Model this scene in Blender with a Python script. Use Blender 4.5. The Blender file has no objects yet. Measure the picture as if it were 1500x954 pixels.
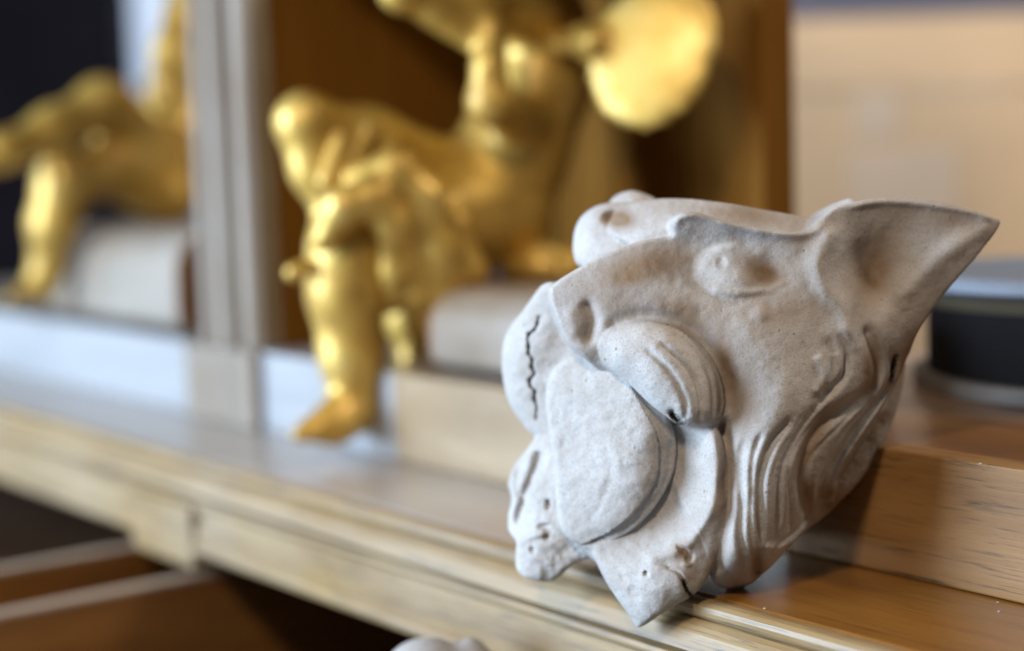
import bpy, math, random
import numpy as np
from mathutils import Matrix, Vector

random.seed(7)
rng = np.random.default_rng(11)
scene = bpy.context.scene
col = scene.collection

# ------------------------------------------------------------------ camera
F, CX, CY, H = 2400., 750., 477., .22          # focal length in photo pixels, centre, height above the shelf
PITCH, ROLL = math.radians(5.8), .03
_fw = np.array([0, math.cos(PITCH), -math.sin(PITCH)])
_up0 = np.array([0, math.sin(PITCH), math.cos(PITCH)])
_rt0 = np.array([1., 0, 0])
_c, _s = math.cos(ROLL), math.sin(ROLL)
RT, UP, FW = _c*_rt0 - _s*_up0, _c*_up0 + _s*_rt0, _fw
CAM = np.array([0, 0, H])
cam_data = bpy.data.cameras.new('camera')
cam = bpy.data.objects.new('camera', cam_data)
col.objects.link(cam)
cam.matrix_world = Matrix(((RT[0], UP[0], -FW[0], CAM[0]), (RT[1], UP[1], -FW[1], CAM[1]),
                           (RT[2], UP[2], -FW[2], CAM[2]), (0, 0, 0, 1)))
cam_data.sensor_width = 36
cam_data.lens = 36*F/1500
cam_data.clip_start, cam_data.clip_end = .02, 60
cam_data.dof.use_dof = True
cam_data.dof.focus_distance = .785
cam_data.dof.aperture_fstop = 2.3
scene.camera = cam

# ------------------------------------------------------------------ world, lamps, exposure
world = bpy.data.worlds.new('World')
scene.world = world
world.use_nodes = True
bg = world.node_tree.nodes['Background']
bg.inputs[0].default_value = (.88, .84, .80, 1)
bg.inputs[1].default_value = .13


def area(name, loc, target, sx, sy, power, color):
    l = bpy.data.lights.new(name, 'AREA')
    l.shape = 'RECTANGLE'
    l.size, l.size_y, l.energy, l.color = sx, sy, power, color
    o = bpy.data.objects.new(name, l)
    col.objects.link(o)
    o.location = loc
    o.rotation_euler = (Vector(target) - Vector(loc)).to_track_quat('-Z', 'Y').to_euler()
    return o


area('window_light', (-2.2, .58, .50), (0, .9, .05), 1.1, 1.5, 152, (.58, .77, 1.0))
area('far_window_light', (-2.3, 2.9, .15), (-.6, 1.7, .0), 2.0, 2.0, 15, (.78, .89, 1.0))
area('room_lamp', (-.46, -.32, 1.32), (.1, .85, .05), .17, .17, 17, (1.0, .84, .66))
area('box_fill_light', (1.3, .9, 1.7), (.75, 2.3, 0), .5, .5, 25, (1.0, .90, .78))  # added fill light, only there to brighten the box
scene.view_settings.view_transform = 'Standard'
scene.view_settings.look = 'None'
scene.view_settings.exposure = 0
scene.view_settings.gamma = 1
scene.render.engine = 'CYCLES'


# ------------------------------------------------------------------ pixel helpers (to find real positions)
def ray(x, y):
    return FW + RT*(x-CX)/F + UP*(CY-y)/F


def at_d(x, y, d):
    return CAM + ray(x, y)*d


def at_z(x, y, z):
    r = ray(x, y)
    return CAM + r*((z-CAM[2])/r[2])


v = -ray(-1100, 290)
v[2] = 0
TX = v/np.linalg.norm(v)                    # along the shelf
TN = np.array([-TX[1], TX[0], 0])           # towards the back of the shelf
ORG = at_z(1040, 885, 0)                    # a point on the shelf's front edge


def loc(P):
    q = np.asarray(P) - ORG
    return np.array([q@TX, q@TN, q[2]])


def at_y(x, y, y0):                         # on the vertical plane y0 behind the front edge
    r = ray(x, y)
    return CAM + r*((y0-(CAM-ORG)@TN)/(r@TN))


# ------------------------------------------------------------------ materials
def nt(name):
    m = bpy.data.materials.new(name)
    m.use_nodes = True
    t = m.node_tree
    return m, t, t.nodes['Principled BSDF']


def nd(t, kind, **kw):
    n = t.nodes.new(kind)
    for k, val in kw.items():
        if k in n.inputs:
            n.inputs[k].default_value = val
        else:
            setattr(n, k, val)
    return n


def ramp(t, src, stops):
    r = t.nodes.new('ShaderNodeValToRGB')
    t.links.new(src, r.inputs[0])
    el = r.color_ramp.elements
    while len(el) < len(stops):
        el.new(.5)
    for e, (p, c) in zip(el, stops):
        e.position = p
        e.color = (*c, 1) if len(c) == 3 else c
    return r


def mix(t, fac, a, b, blend='MIX'):
    m = t.nodes.new('ShaderNodeMix')
    m.data_type = 'RGBA'
    m.blend_type = blend
    for s, i in ((fac, 0), (a, 6), (b, 7)):
        if isinstance(s, (int, float)):
            m.inputs[i].default_value = s
        elif isinstance(s, tuple):
            m.inputs[i].default_value = (*s, 1)
        else:
            t.links.new(s, m.inputs[i])
    return m.outputs[2]


def bump(t, h, strength, dist, bsdf, prev=None):
    b = t.nodes.new('ShaderNodeBump')
    b.inputs['Strength'].default_value = strength
    b.inputs['Distance'].default_value = dist
    t.links.new(h, b.inputs['Height'])
    if prev:
        t.links.new(prev, b.inputs['Normal'])
    t.links.new(b.outputs[0], bsdf.inputs['Normal'])
    return b.outputs[0]


def wood(name, dark, light, pore=(.03, .015, .006), rough=.4, axis='x', coat=.25, sheen=0., porosity=.5, dust=0., spec=.5, grey_sheen=None):
    m, t, b = nt(name)
    tc = nd(t, 'ShaderNodeTexCoord')
    sc = {'x': (1, 9, 9), 'y': (9, 1, 9), 'z': (9, 9, 1)}[axis]
    mp = nd(t, 'ShaderNodeMapping')
    mp.inputs['Scale'].default_value = sc
    t.links.new(tc.outputs['Object'], mp.inputs[0])
    n1 = nd(t, 'ShaderNodeTexNoise', Scale=4.0, Detail=6.0, Roughness=.6, Distortion=.8)
    t.links.new(mp.outputs[0], n1.inputs[0])
    base = ramp(t, n1.outputs[0], [(.3, dark), (.7, light)])
    mp2 = nd(t, 'ShaderNodeMapping')
    mp2.inputs['Scale'].default_value = [(.5 if s == 1 else 1.6)*s for s in sc]
    t.links.new(tc.outputs['Object'], mp2.inputs[0])
    n2 = nd(t, 'ShaderNodeTexNoise', Scale=38.0, Detail=5.0, Roughness=.65, Distortion=.3)
    t.links.new(mp2.outputs[0], n2.inputs[0])
    pr = ramp(t, n2.outputs[0], [(.31, (1, 1, 1)), (.45, (0, 0, 0))])
    pm = nd(t, 'ShaderNodeMath', operation='MULTIPLY')
    t.links.new(pr.outputs[0], pm.inputs[0])
    pm.inputs[1].default_value = porosity
    c = mix(t, pm.outputs[0], base.outputs[0], pore)
    n3 = nd(t, 'ShaderNodeTexNoise', Scale=7.0, Detail=4.0)
    t.links.new(tc.outputs['Object'], n3.inputs[0])
    if dust:
        dr = ramp(t, n3.outputs[0], [(.3, (0, 0, 0)), (.75, (dust, dust, dust))])
        c = mix(t, dr.outputs[0], c, (.42, .40, .37))
    if grey_sheen:                                # painted-in reflection: grey veil in the colour, stronger towards one end
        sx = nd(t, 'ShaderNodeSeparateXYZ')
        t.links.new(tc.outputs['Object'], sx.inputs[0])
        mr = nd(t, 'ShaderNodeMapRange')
        mr.inputs[1].default_value, mr.inputs[2].default_value = grey_sheen[0], grey_sheen[1]
        mr.inputs[3].default_value, mr.inputs[4].default_value = 0., grey_sheen[2]
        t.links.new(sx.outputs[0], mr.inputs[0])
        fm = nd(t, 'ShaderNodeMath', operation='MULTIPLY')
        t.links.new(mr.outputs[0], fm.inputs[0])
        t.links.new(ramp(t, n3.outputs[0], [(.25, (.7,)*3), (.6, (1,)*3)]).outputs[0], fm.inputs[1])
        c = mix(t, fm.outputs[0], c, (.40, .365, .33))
    t.links.new(c, b.inputs['Base Color'])
    rr = ramp(t, n3.outputs[0], [(.3, (rough*.8,)*3), (.7, (min(1, rough*1.25),)*3)])
    t.links.new(rr.outputs[0], b.inputs['Roughness'])
    b.inputs['Coat Weight'].default_value = coat
    b.inputs['Coat Roughness'].default_value = rough*.7
    b.inputs['Specular IOR Level'].default_value = spec
    if sheen:
        b.inputs['Sheen Weight'].default_value = sheen
        b.inputs['Sheen Roughness'].default_value = .45
    bump(t, n2.outputs[0], .25, .0006, b)
    return m


def plain(name, c, rough=.6, metallic=0., vary=.15, scale=12., bumpd=.0004, spec=.5):
    m, t, b = nt(name)
    tc = nd(t, 'ShaderNodeTexCoord')
    n = nd(t, 'ShaderNodeTexNoise', Scale=scale, Detail=6.0, Roughness=.6)
    t.links.new(tc.outputs['Object'], n.inputs[0])
    lo = tuple(x*(1-vary) for x in c)
    hi = tuple(min(1, x*(1+vary)) for x in c)
    r = ramp(t, n.outputs[0], [(.3, lo), (.7, hi)])
    t.links.new(r.outputs[0], b.inputs['Base Color'])
    b.inputs['Roughness'].default_value = rough
    b.inputs['Metallic'].default_value = metallic
    b.inputs['Specular IOR Level'].default_value = spec
    n2 = nd(t, 'ShaderNodeTexNoise', Scale=scale*9, Detail=4.0)
    t.links.new(tc.outputs['Object'], n2.inputs[0])
    bump(t, n2.outputs[0], .4, bumpd, b)
    return m


def gold_material():
    m, t, b = nt('worn_gilding')
    tc = nd(t, 'ShaderNodeTexCoord')
    n = nd(t, 'ShaderNodeTexNoise', Scale=22.0, Detail=6.0, Roughness=.65)
    t.links.new(tc.outputs['Object'], n.inputs[0])
    r = ramp(t, n.outputs[0], [(.26, (.27, .135, .018)), (.5, (.60, .375, .075)), (.75, (.74, .53, .16))])
    t.links.new(r.outputs[0], b.inputs['Base Color'])
    b.inputs['Metallic'].default_value = .6
    b.inputs['Coat Weight'].default_value = .3
    b.inputs['Coat Roughness'].default_value = .28
    rr = ramp(t, n.outputs[0], [(.3, (.58,)*3), (.7, (.44,)*3)])
    t.links.new(rr.outputs[0], b.inputs['Roughness'])
    bump(t, n.outputs[0], .5, .002, b)
    return m


def plaster_material():
    m, t, b = nt('old_plaster')
    tc = nd(t, 'ShaderNodeTexCoord')
    ob = tc.outputs['Object']
    big = nd(t, 'ShaderNodeTexNoise', Scale=18.0, Detail=6.0, Roughness=.6)
    mid = nd(t, 'ShaderNodeTexNoise', Scale=90.0, Detail=6.0, Roughness=.7)
    fine = nd(t, 'ShaderNodeTexNoise', Scale=900.0, Detail=3.0, Roughness=.7)
    for n in (big, mid, fine):
        t.links.new(ob, n.inputs[0])
    c = ramp(t, big.outputs[0], [(.3, (.385, .355, .33)), (.55, (.465, .447, .435)), (.75, (.53, .52, .515))]).outputs[0]
    c = mix(t, ramp(t, mid.outputs[0], [(.35, (.30,)*3), (.6, (0,)*3)]).outputs[0], c, (.27, .215, .16))
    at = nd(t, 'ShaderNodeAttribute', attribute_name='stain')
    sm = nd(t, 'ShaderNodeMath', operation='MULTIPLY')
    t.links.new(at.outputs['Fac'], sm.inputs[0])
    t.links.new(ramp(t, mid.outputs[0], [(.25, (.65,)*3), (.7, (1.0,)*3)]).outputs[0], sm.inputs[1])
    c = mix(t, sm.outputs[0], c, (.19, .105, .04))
    # speckle: pores and grit
    vor = nd(t, 'ShaderNodeTexVoronoi', Scale=210.0)
    t.links.new(ob, vor.inputs[0])
    vr = ramp(t, vor.outputs['Distance'], [(.10, (1,)*3), (.19, (0,)*3)])
    gate = ramp(t, vor.outputs['Color'], [(.80, (0,)*3), (.84, (1,)*3)])
    pore = nd(t, 'ShaderNodeMath', operation='MULTIPLY')
    t.links.new(vr.outputs[0], pore.inputs[0])
    t.links.new(gate.outputs[0], pore.inputs[1])
    rough_area = nd(t, 'ShaderNodeAttribute', attribute_name='pores')
    p2 = nd(t, 'ShaderNodeMath', operation='MULTIPLY')
    t.links.new(pore.outputs[0], p2.inputs[0])
    t.links.new(rough_area.outputs['Fac'], p2.inputs[1])
    c = mix(t, p2.outputs[0], c, (.09, .065, .045))
    c = mix(t, ramp(t, fine.outputs[0], [(.36, (.42,)*3), (.5, (0,)*3)]).outputs[0], c, (.20, .16, .125))
    dirt = nd(t, 'ShaderNodeAttribute', attribute_name='crack')
    c = mix(t, dirt.outputs['Fac'], c, (.05, .037, .026))
    t.links.new(c, b.inputs['Base Color'])
    b.inputs['Roughness'].default_value = .72
    b.inputs['Specular IOR Level'].default_value = .35
    n1 = bump(t, mid.outputs[0], .35, .0012, b)
    n2 = bump(t, fine.outputs[0], .55, .0005, b, n1)
    inv = nd(t, 'ShaderNodeMath', operation='SUBTRACT')
    inv.inputs[0].default_value = 1
    t.links.new(p2.outputs[0], inv.inputs[1])
    bump(t, inv.outputs[0], .8, .0008, b, n2)
    return m


def emitter(name, c, s):
    m, t, b = nt(name)
    b.inputs['Base Color'].default_value = (.1, .1, .1, 1)
    b.inputs['Emission Color'].default_value = (*c, 1)
    b.inputs['Emission Strength'].default_value = s
    return m


M = {
    'shelf': wood('varnished_shelf_wood', (.165, .063, .009), (.265, .116, .020), rough=.38, coat=.6, sheen=.0, porosity=.5, dust=0, spec=.4, grey_sheen=(.0, -.30, .92)),
    'riser': wood('sawn_step_wood', (.24, .16, .085), (.36, .26, .155), rough=.40, coat=.4, porosity=.6),
    'block': wood('sawn_block_wood', (.175, .080, .021), (.30, .158, .052), pore=(.016, .008, .004), rough=.55, coat=.05, porosity=1.0, spec=.3),
    'paleriser': wood('window_sheen_riser_wood', (.27, .27, .275), (.36, .36, .37), pore=(.20, .19, .18), rough=.4, coat=.35, porosity=.3),  # pale colour carries the window's reflection on the left riser
    'mould': wood('worn_gilded_moulding', (.19, .105, .028), (.33, .215, .085), pore=(.05, .026, .010), rough=.55, coat=.25, porosity=1.0, dust=.22),
    'pillar': wood('weathered_pillar_wood', (.135, .088, .052), (.25, .182, .122), pore=(.08, .045, .025), rough=.45, axis='z', porosity=.8, dust=.3),
    'back': wood('brown_panel_wood', (.135, .054, .007), (.195, .083, .012), rough=.75, axis='z', coat=.0, spec=.06),
    'seat': wood('pale_block_wood', (.165, .115, .072), (.23, .17, .115), pore=(.3, .2, .12), rough=.5, porosity=.3, dust=.5),
    'drawer': wood('drawer_wood', (.16, .062, .011), (.245, .105, .022), rough=.5, axis='y', coat=.1),
    'draweredge': wood('drawer_edge_wood', (.30, .22, .16), (.44, .35, .27), rough=.4, axis='y'),
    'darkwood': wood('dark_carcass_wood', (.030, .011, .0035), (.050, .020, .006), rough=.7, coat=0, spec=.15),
    'gold': gold_material(),
    'plaster': plaster_material(),
    'card': plain('tan_cardboard', (.72, .50, .30), .7, vary=.08, scale=4),
    'pale_patch': plain('pale_reflection', (.72, .54, .39), .6, vary=.05, scale=6),
    'wall': plain('mauve_grey_wall', (.27, .25, .30), .8, vary=.06, scale=2),
    'floor': plain('grey_floor', (.22, .20, .18), .6, vary=.1, scale=3),
    'black': plain('black_lacquer', (.010, .009, .010), .7, vary=.2, spec=.05),
    'olive': plain('olive_band', (.055, .045, .025), .6),
    'rim': plain('pale_blue_glaze', (.17, .195, .235), .6, vary=.06),
    'slab': plain('grey_slate', (.12, .105, .09), .6),
    'cupboard': plain('dark_plum_paint', (.012, .009, .013), .7, vary=.3, scale=6, spec=.1),
    'frame': plain('white_window_paint', (.7, .72, .75), .5),
    'pane': emitter('daylit_pane', (.62, .76, 1.0), 1.1),
}


# ------------------------------------------------------------------ mesh helpers
def new_mesh(name, verts, faces, mat, parent=None, smooth=False, bevel=0., seg=2):
    me = bpy.data.meshes.new(name)
    me.from_pydata([tuple(map(float, p)) for p in verts], [], faces)
    me.materials.append(mat)
    me.update()
    if smooth:
        me.polygons.foreach_set('use_smooth', [True]*len(me.polygons))
    o = bpy.data.objects.new(name, me)
    col.objects.link(o)
    if parent:
        o.parent = parent
    if bevel:
        md = o.modifiers.new('bevel', 'BEVEL')
        md.width, md.segments, md.limit_method = bevel, seg, 'ANGLE'
        md.angle_limit = math.radians(40)
    return o


def box(name, lo, hi, mat, parent=None, bevel=.0015):
    (x0, y0, z0), (x1, y1, z1) = lo, hi
    vs = [(x, y, z) for z in (z0, z1) for y in (y0, y1) for x in (x0, x1)]
    fs = [(0, 2, 3, 1), (4, 5, 7, 6), (0, 1, 5, 4), (2, 6, 7, 3), (0, 4, 6, 2), (1, 3, 7, 5)]
    return new_mesh(name, vs, fs, mat, parent, bevel=bevel)


def extrude_x(name, prof, x0, x1, mat, parent=None, smooth=False, n=1):
    """closed (y, z) profile swept along x"""
    k = len(prof)
    xs = [x0+(x1-x0)*i/n for i in range(n+1)]
    vs = [(x, y, z) for x in xs for (y, z) in prof]
    fs = [(i*k+j, i*k+(j+1) % k, (i+1)*k+(j+1) % k, (i+1)*k+j) for i in range(n) for j in range(k)]
    fs += [tuple(range(k))[::-1], tuple(range(n*k, (n+1)*k))]
    o = new_mesh(name, vs, fs, mat, parent, smooth=smooth)
    fix_normals(o)
    return o


def extrude_z(name, prof, z0, z1, mat, parent=None):
    k = len(prof)
    vs = [(x, y, z) for z in (z0, z1) for (x, y) in prof]
    fs = [(j, (j+1) % k, k+(j+1) % k, k+j) for j in range(k)]
    fs += [tuple(range(k))[::-1], tuple(range(k, 2*k))]
    o = new_mesh(name, vs, fs, mat, parent)
    fix_normals(o)
    return o


def fix_normals(o):
    import bmesh
    bm = bmesh.new()
    bm.from_mesh(o.data)
    bmesh.ops.recalc_face_normals(bm, faces=bm.faces)
    bm.to_mesh(o.data)
    bm.free()


def lathe(name, prof, mat, parent=None, n=64):
    k = len(prof)
    vs = [(r*math.cos(2*math.pi*i/n), r*math.sin(2*math.pi*i/n), z) for i in range(n) for (r, z) in prof]
    fs = [(i*k+j, ((i+1) % n)*k+j, ((i+1) % n)*k+j+1, i*k+j+1) for i in range(n) for j in range(k-1)]
    o = new_mesh(name, vs, fs, mat, parent, smooth=True)
    fix_normals(o)
    md = o.modifiers.new('edge', 'EDGE_SPLIT')
    md.split_angle = math.radians(40)
    return o


def empty(name, p, m=None):
    o = bpy.data.objects.new(name, None)
    col.objects.link(o)
    o.empty_display_size = .05
    if m is None:
        o.location = p
    else:
        o.matrix_world = m
    return o


def tag(o, label=None, cat=None, group=None, kind=None):
    for k, val in (('label', label), ('category', cat), ('group', group), ('kind', kind)):
        if val:
            o[k] = val
    return o


CAB = Matrix(((TX[0], TN[0], 0, ORG[0]), (TX[1], TN[1], 0, ORG[1]), (0, 0, 1, 0), (0, 0, 0, 1)))


def cab_matrix(x, y, z):
    return CAB @ Matrix.Translation((x, y, z))


# ------------------------------------------------------------------ implicit-surface modelling
def surface_nets(V, org, h):
    """smooth closed mesh of the zero set of V (negative inside)"""
    S = V < 0
    nx, ny, nz = V.shape
    c = np.zeros((nx-1, ny-1, nz-1), np.uint8)
    offs = [(i, j, k) for i in (0, 1) for j in (0, 1) for k in (0, 1)]
    for (i, j, k) in offs:
        c += S[i:nx-1+i, j:ny-1+j, k:nz-1+k]
    act = (c > 0) & (c < 8)
    I, J, K = np.nonzero(act)
    vid = np.full(act.shape, -1, np.int32)
    vid[I, J, K] = np.arange(len(I))
    vals = [V[I+i, J+j, K+k] for (i, j, k) in offs]
    acc = np.zeros((len(I), 3), np.float32)
    cnt = np.zeros(len(I), np.float32)
    for a in range(8):
        for b_ in range(a+1, 8):
            oa, ob = np.array(offs[a]), np.array(offs[b_])
            if np.abs(oa-ob).sum() != 1:
                continue
            cr = (vals[a] < 0) != (vals[b_] < 0)
            den = np.where(cr, vals[a]-vals[b_], 1)
            t = np.where(cr, vals[a]/den, 0)
            acc += cr[:, None]*(oa + t[:, None]*(ob-oa))
            cnt += cr
    P = (np.stack([I, J, K], 1) + acc/cnt[:, None])*h + np.asarray(org)
    faces = []
    for ax in range(3):
        a1, a2 = [(1, 2), (2, 0), (0, 1)][ax]
        sl0 = [slice(None)]*3
        sl1 = [slice(None)]*3
        sl0[ax] = slice(0, -1)
        sl1[ax] = slice(1, None)
        s0, s1 = S[tuple(sl0)], S[tuple(sl1)]
        E = np.argwhere(s0 != s1)
        ok = np.ones(len(E), bool)
        for q in (a1, a2):
            ok &= (E[:, q] > 0) & (E[:, q] < V.shape[q]-1)
        E = E[ok]
        flip = s0[E[:, 0], E[:, 1], E[:, 2]]
        quad = []
        for (d1, d2) in ((-1, -1), (0, -1), (0, 0), (-1, 0)):
            q = E.copy()
            q[:, a1] += d1
            q[:, a2] += d2
            quad.append(vid[q[:, 0], q[:, 1], q[:, 2]])
        quad = np.stack(quad, 1)
        quad[~flip] = quad[~flip][:, ::-1]
        faces.append(quad)
    return P, np.concatenate(faces)


def mesh_np(name, P, Q, mat, parent=None, attrs=None):
    me = bpy.data.meshes.new(name)
    me.vertices.add(len(P))
    me.vertices.foreach_set('co', P.astype(np.float32).ravel())
    me.loops.add(len(Q)*4)
    me.loops.foreach_set('vertex_index', Q.astype(np.int32).ravel())
    me.polygons.add(len(Q))
    me.polygons.foreach_set('loop_start', np.arange(0, len(Q)*4, 4, dtype=np.int32))
    me.polygons.foreach_set('use_smooth', np.ones(len(Q), bool))
    me.materials.append(mat)
    for k, a in (attrs or {}).items():
        at = me.attributes.new(k, 'FLOAT', 'POINT')
        at.data.foreach_set('value', a.astype(np.float32))
    me.update(calc_edges=True)
    me.validate()
    o = bpy.data.objects.new(name, me)
    col.objects.link(o)
    if parent:
        o.parent = parent
    return o


def smin(a, b, k):
    h = np.maximum(k-np.abs(a-b), 0)/k
    return np.minimum(a, b) - h*h*k*.25


def catmull(pts, closed, n=6):
    p = np.asarray(pts, float)
    N = len(p)
    out = []
    for i in range(N if closed else N-1):
        if closed:
            a, b, c, d = p[i-1], p[i], p[(i+1) % N], p[(i+2) % N]
        else:
            a, b, c, d = p[max(i-1, 0)], p[i], p[i+1], p[min(i+2, N-1)]
        for t in np.arange(n)/n:
            out.append(.5*((2*b)+(c-a)*t+(2*a-5*b+4*c-d)*t*t+(3*b-a-3*c+d)*t**3))
    if not closed:
        out.append(p[-1])
    return np.array(out)


def seg_dist(U, Vv, poly, closed):
    """distance to a polyline, its arc parameter, and side (+ = right of travel)"""
    best = np.full(U.shape, 1e9)
    par = np.zeros(U.shape)
    side = np.zeros(U.shape)
    m = len(poly) if closed else len(poly)-1
    for i in range(m):
        a, b_ = poly[i], poly[(i+1) % len(poly)]
        d = b_-a
        L2 = d@d+1e-9
        t = np.clip(((U-a[0])*d[0]+(Vv-a[1])*d[1])/L2, 0, 1)
        dx, dy = U-a[0]-t*d[0], Vv-a[1]-t*d[1]
        q = dx*dx+dy*dy
        w = q < best
        best = np.where(w, q, best)
        par = np.where(w, (i+t)/m, par)
        side = np.where(w, np.sign(d[0]*dy-d[1]*dx), side)
    return np.sqrt(best), par, side


def poly_sdf(U, Vv, poly):
    d, _, _ = seg_dist(U, Vv, poly, True)
    ins = np.zeros(U.shape, bool)
    for i in range(len(poly)):
        a, b_ = poly[i], poly[(i+1) % len(poly)]
        if abs(a[1]-b_[1]) < 1e-9:
            continue
        cond = (a[1] > Vv) != (b_[1] > Vv)
        ins ^= cond & (U < (b_[0]-a[0])*(Vv-a[1])/(b_[1]-a[1])+a[0])
    return np.where(ins, -d, d)


def tps(ctrl, U, Vv):
    c = np.asarray(ctrl, float)
    if len(c) < 4:
        return np.full(U.shape, c[:, 2].mean())
    p = c[:, :2]/100.
    n = len(p)

    def phi(r2):
        return .5*r2*np.log(r2+1e-9)
    K = phi(((p[:, None]-p[None])**2).sum(-1)) + np.eye(n)*.02
    A = np.zeros((n+3, n+3))
    A[:n, :n] = K
    A[:n, n] = A[n, :n] = 1
    A[:n, n+1:] = p
    A[n+1:, :n] = p.T
    s = np.linalg.solve(A, np.r_[c[:, 2], 0, 0, 0])
    out = s[n] + s[n+1]*U/100 + s[n+2]*Vv/100
    for i in range(n):
        out += s[i]*phi((U/100-p[i, 0])**2+(Vv/100-p[i, 1])**2)
    return out


def vnoise(U, Vv, cell, seed):
    r = np.random.default_rng(seed)
    G = r.standard_normal((260, 260))
    x, y = U/cell+7, Vv/cell+7
    i, j = np.floor(x).astype(int), np.floor(y).astype(int)
    fx, fy = x-i, y-j
    fx, fy = fx*fx*(3-2*fx), fy*fy*(3-2*fy)
    i, j = i % 259, j % 259
    return (G[i, j]*(1-fx)*(1-fy)+G[i+1, j]*fx*(1-fy)+G[i, j+1]*(1-fx)*fy+G[i+1, j+1]*fx*fy)


# The carving is laid out in millimetre-like units (U right, V down, W towards the viewer of the face);
# every control point is moved to its true position for its own depth.
def fixp(u, v_, w):
    k = 1-w/F
    return CX+(u-CX)*k, CY+(v_-CY)*k


class Carving:
    def __init__(self, u0, u1, v0, v1, w0, w1, h):
        self.h = h
        self.u = np.arange(u0, u1, h)
        self.v = np.arange(v0, v1, h)
        self.w = np.arange(w0, w1, h).astype(np.float32)
        self.U, self.V = np.meshgrid(self.u, self.v, indexing='ij')
        self.vol = np.full((len(self.u), len(self.v), len(self.w)), 60., np.float32)
        self.crack = np.zeros(self.U.shape)
        self.org = (u0, v0, w0)

    def layer(self, outline, ctrl, we=0, R=10, back=-120, Rb=40, strokes=(), dents=(), k=6, thick=None, noise=.8, seed=1, sm=6):
        U, V = self.U, self.V
        ol = np.array([fixp(p[0], p[1], p[2] if len(p) > 2 else we) for p in outline])
        ol = catmull(ol, True, sm)
        lo, hi = ol.min(0)-14, ol.max(0)+14
        i0, i1 = np.searchsorted(self.u, (lo[0], hi[0]))
        j0, j1 = np.searchsorted(self.v, (lo[1], hi[1]))
        U, V = U[i0:i1, j0:j1], V[i0:i1, j0:j1]
        e = -poly_sdf(U, V, ol)
        cc = [(*fixp(a, b_, c), c) for (a, b_, c) in ctrl]
        D = tps(cc, U, V)
        cu = np.array([(a, b_) for (a, b_, c) in cc])
        cw = np.array([c for (a, b_, c) in cc])

        def fx(p):
            w = cw[np.argmin(((cu-np.array(p[:2]))**2).sum(1))]
            return fixp(p[0], p[1], w)
        for st in strokes:
            pts, sig, amp = st[:3]
            mode = st[3] if len(st) > 3 else 'g'
            pl = catmull([fx(p) for p in pts], False, 1 if mode == 'c' else 5)
            d, par, side = seg_dist(U, V, pl, False)
            tap = np.clip(np.minimum(par, 1-par)/.12, 0, 1)
            tap = .15+.85*tap*tap*(3-2*tap) if sig < 8 else 1.
            if mode == 'c':
                sig = sig*(.55+.95*np.abs(np.sin(par*19+1.1)*np.cos(par*47)))
            if mode == 'g' or mode == 'c':
                D = D + amp*tap*np.exp(-(d/sig)**2)
                if mode == 'c':
                    self.crack[i0:i1, j0:j1] = np.maximum(self.crack[i0:i1, j0:j1], np.exp(-(d/(sig*1.1))**4))
            elif mode in 'lr':          # a step: one lip stands over the other and fades away from the line
                sg = (side > 0) if mode == 'r' else (side < 0)
                D = D + amp*tap*np.where(sg, np.exp(-d/sig), 0) 
        for (cx, cy, rx, ry, ang, amp) in dents:
            cx, cy = fx((cx, cy))
            ca, sa = math.cos(math.radians(ang)), math.sin(math.radians(ang))
            a = ((U-cx)*ca+(V-cy)*sa)/rx
            b_ = (-(U-cx)*sa+(V-cy)*ca)/ry
            r2 = a*a+b_*b_
            D = D + amp*np.where(r2 < 1, (1-np.clip(r2, 0, 1))**(1.3 if (amp > 0 or rx > 15) else .75), 0)
        D = D + noise*(vnoise(U, V, 26, seed)*1.3 + vnoise(U, V, 11, seed+1)*.7 + vnoise(U, V, 5.5, seed+2)*.38)
        ee = np.clip(e, 0, R)
        D = D - (R-np.sqrt(np.maximum(R*R-(R-ee)**2, 0)))
        gu, gv = np.gradient(D, self.h)
        g = 1/np.sqrt(1+np.minimum(gu*gu+gv*gv, 9))
        er = np.clip(e, 0, Rb)
        cut = Rb-np.sqrt(np.maximum(Rb*Rb-(Rb-er)**2, 0))
        if thick is not None:
            B = D-thick(U, V)+cut*.3
        else:
            B = np.minimum(back+cut, D-6)
        w = self.w[None, None, :]
        f = np.maximum((w-D[..., None].astype(np.float32))*g[..., None].astype(np.float32),
                       np.maximum((-e)[..., None].astype(np.float32), (B[..., None].astype(np.float32)-w)))
        sub = self.vol[i0:i1, j0:j1]
        self.vol[i0:i1, j0:j1] = smin(sub, f, k) if k else np.minimum(sub, f)

    def mesh(self):
        return surface_nets(self.vol, self.org, self.h)


def capsule_field(X, Y, Z, parts, k):
    """smooth union of tapered limbs ((p, r), (p, r)) and ellipsoids (c, radii)"""
    vol = np.full(X.shape, .2, np.float32)
    for q in parts:
        if q[0] == 'e':
            _, c, rad, ax = q[:4]
            d = [X-c[0], Y-c[1], Z-c[2]]
            A = np.asarray(ax)
            l = [(d[0]*A[i][0]+d[1]*A[i][1]+d[2]*A[i][2])/rad[i] for i in range(3)]
            r = np.sqrt(l[0]**2+l[1]**2+l[2]**2)
            f = (r-1)*min(rad)
            kk = q[4] if len(q) > 4 else k
        else:
            _, a, ra, b_, rb = q[:5]
            kk = q[5] if len(q) > 5 else k
            a, b_ = np.asarray(a), np.asarray(b_)
            d = b_-a
            t = np.clip(((X-a[0])*d[0]+(Y-a[1])*d[1]+(Z-a[2])*d[2])/(d@d), 0, 1)
            f = np.sqrt((X-a[0]-t*d[0])**2+(Y-a[1]-t*d[1])**2+(Z-a[2]-t*d[2])**2)-(ra+(rb-ra)*t)
        vol = smin(vol, f.astype(np.float32), kk)
    return vol


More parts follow.
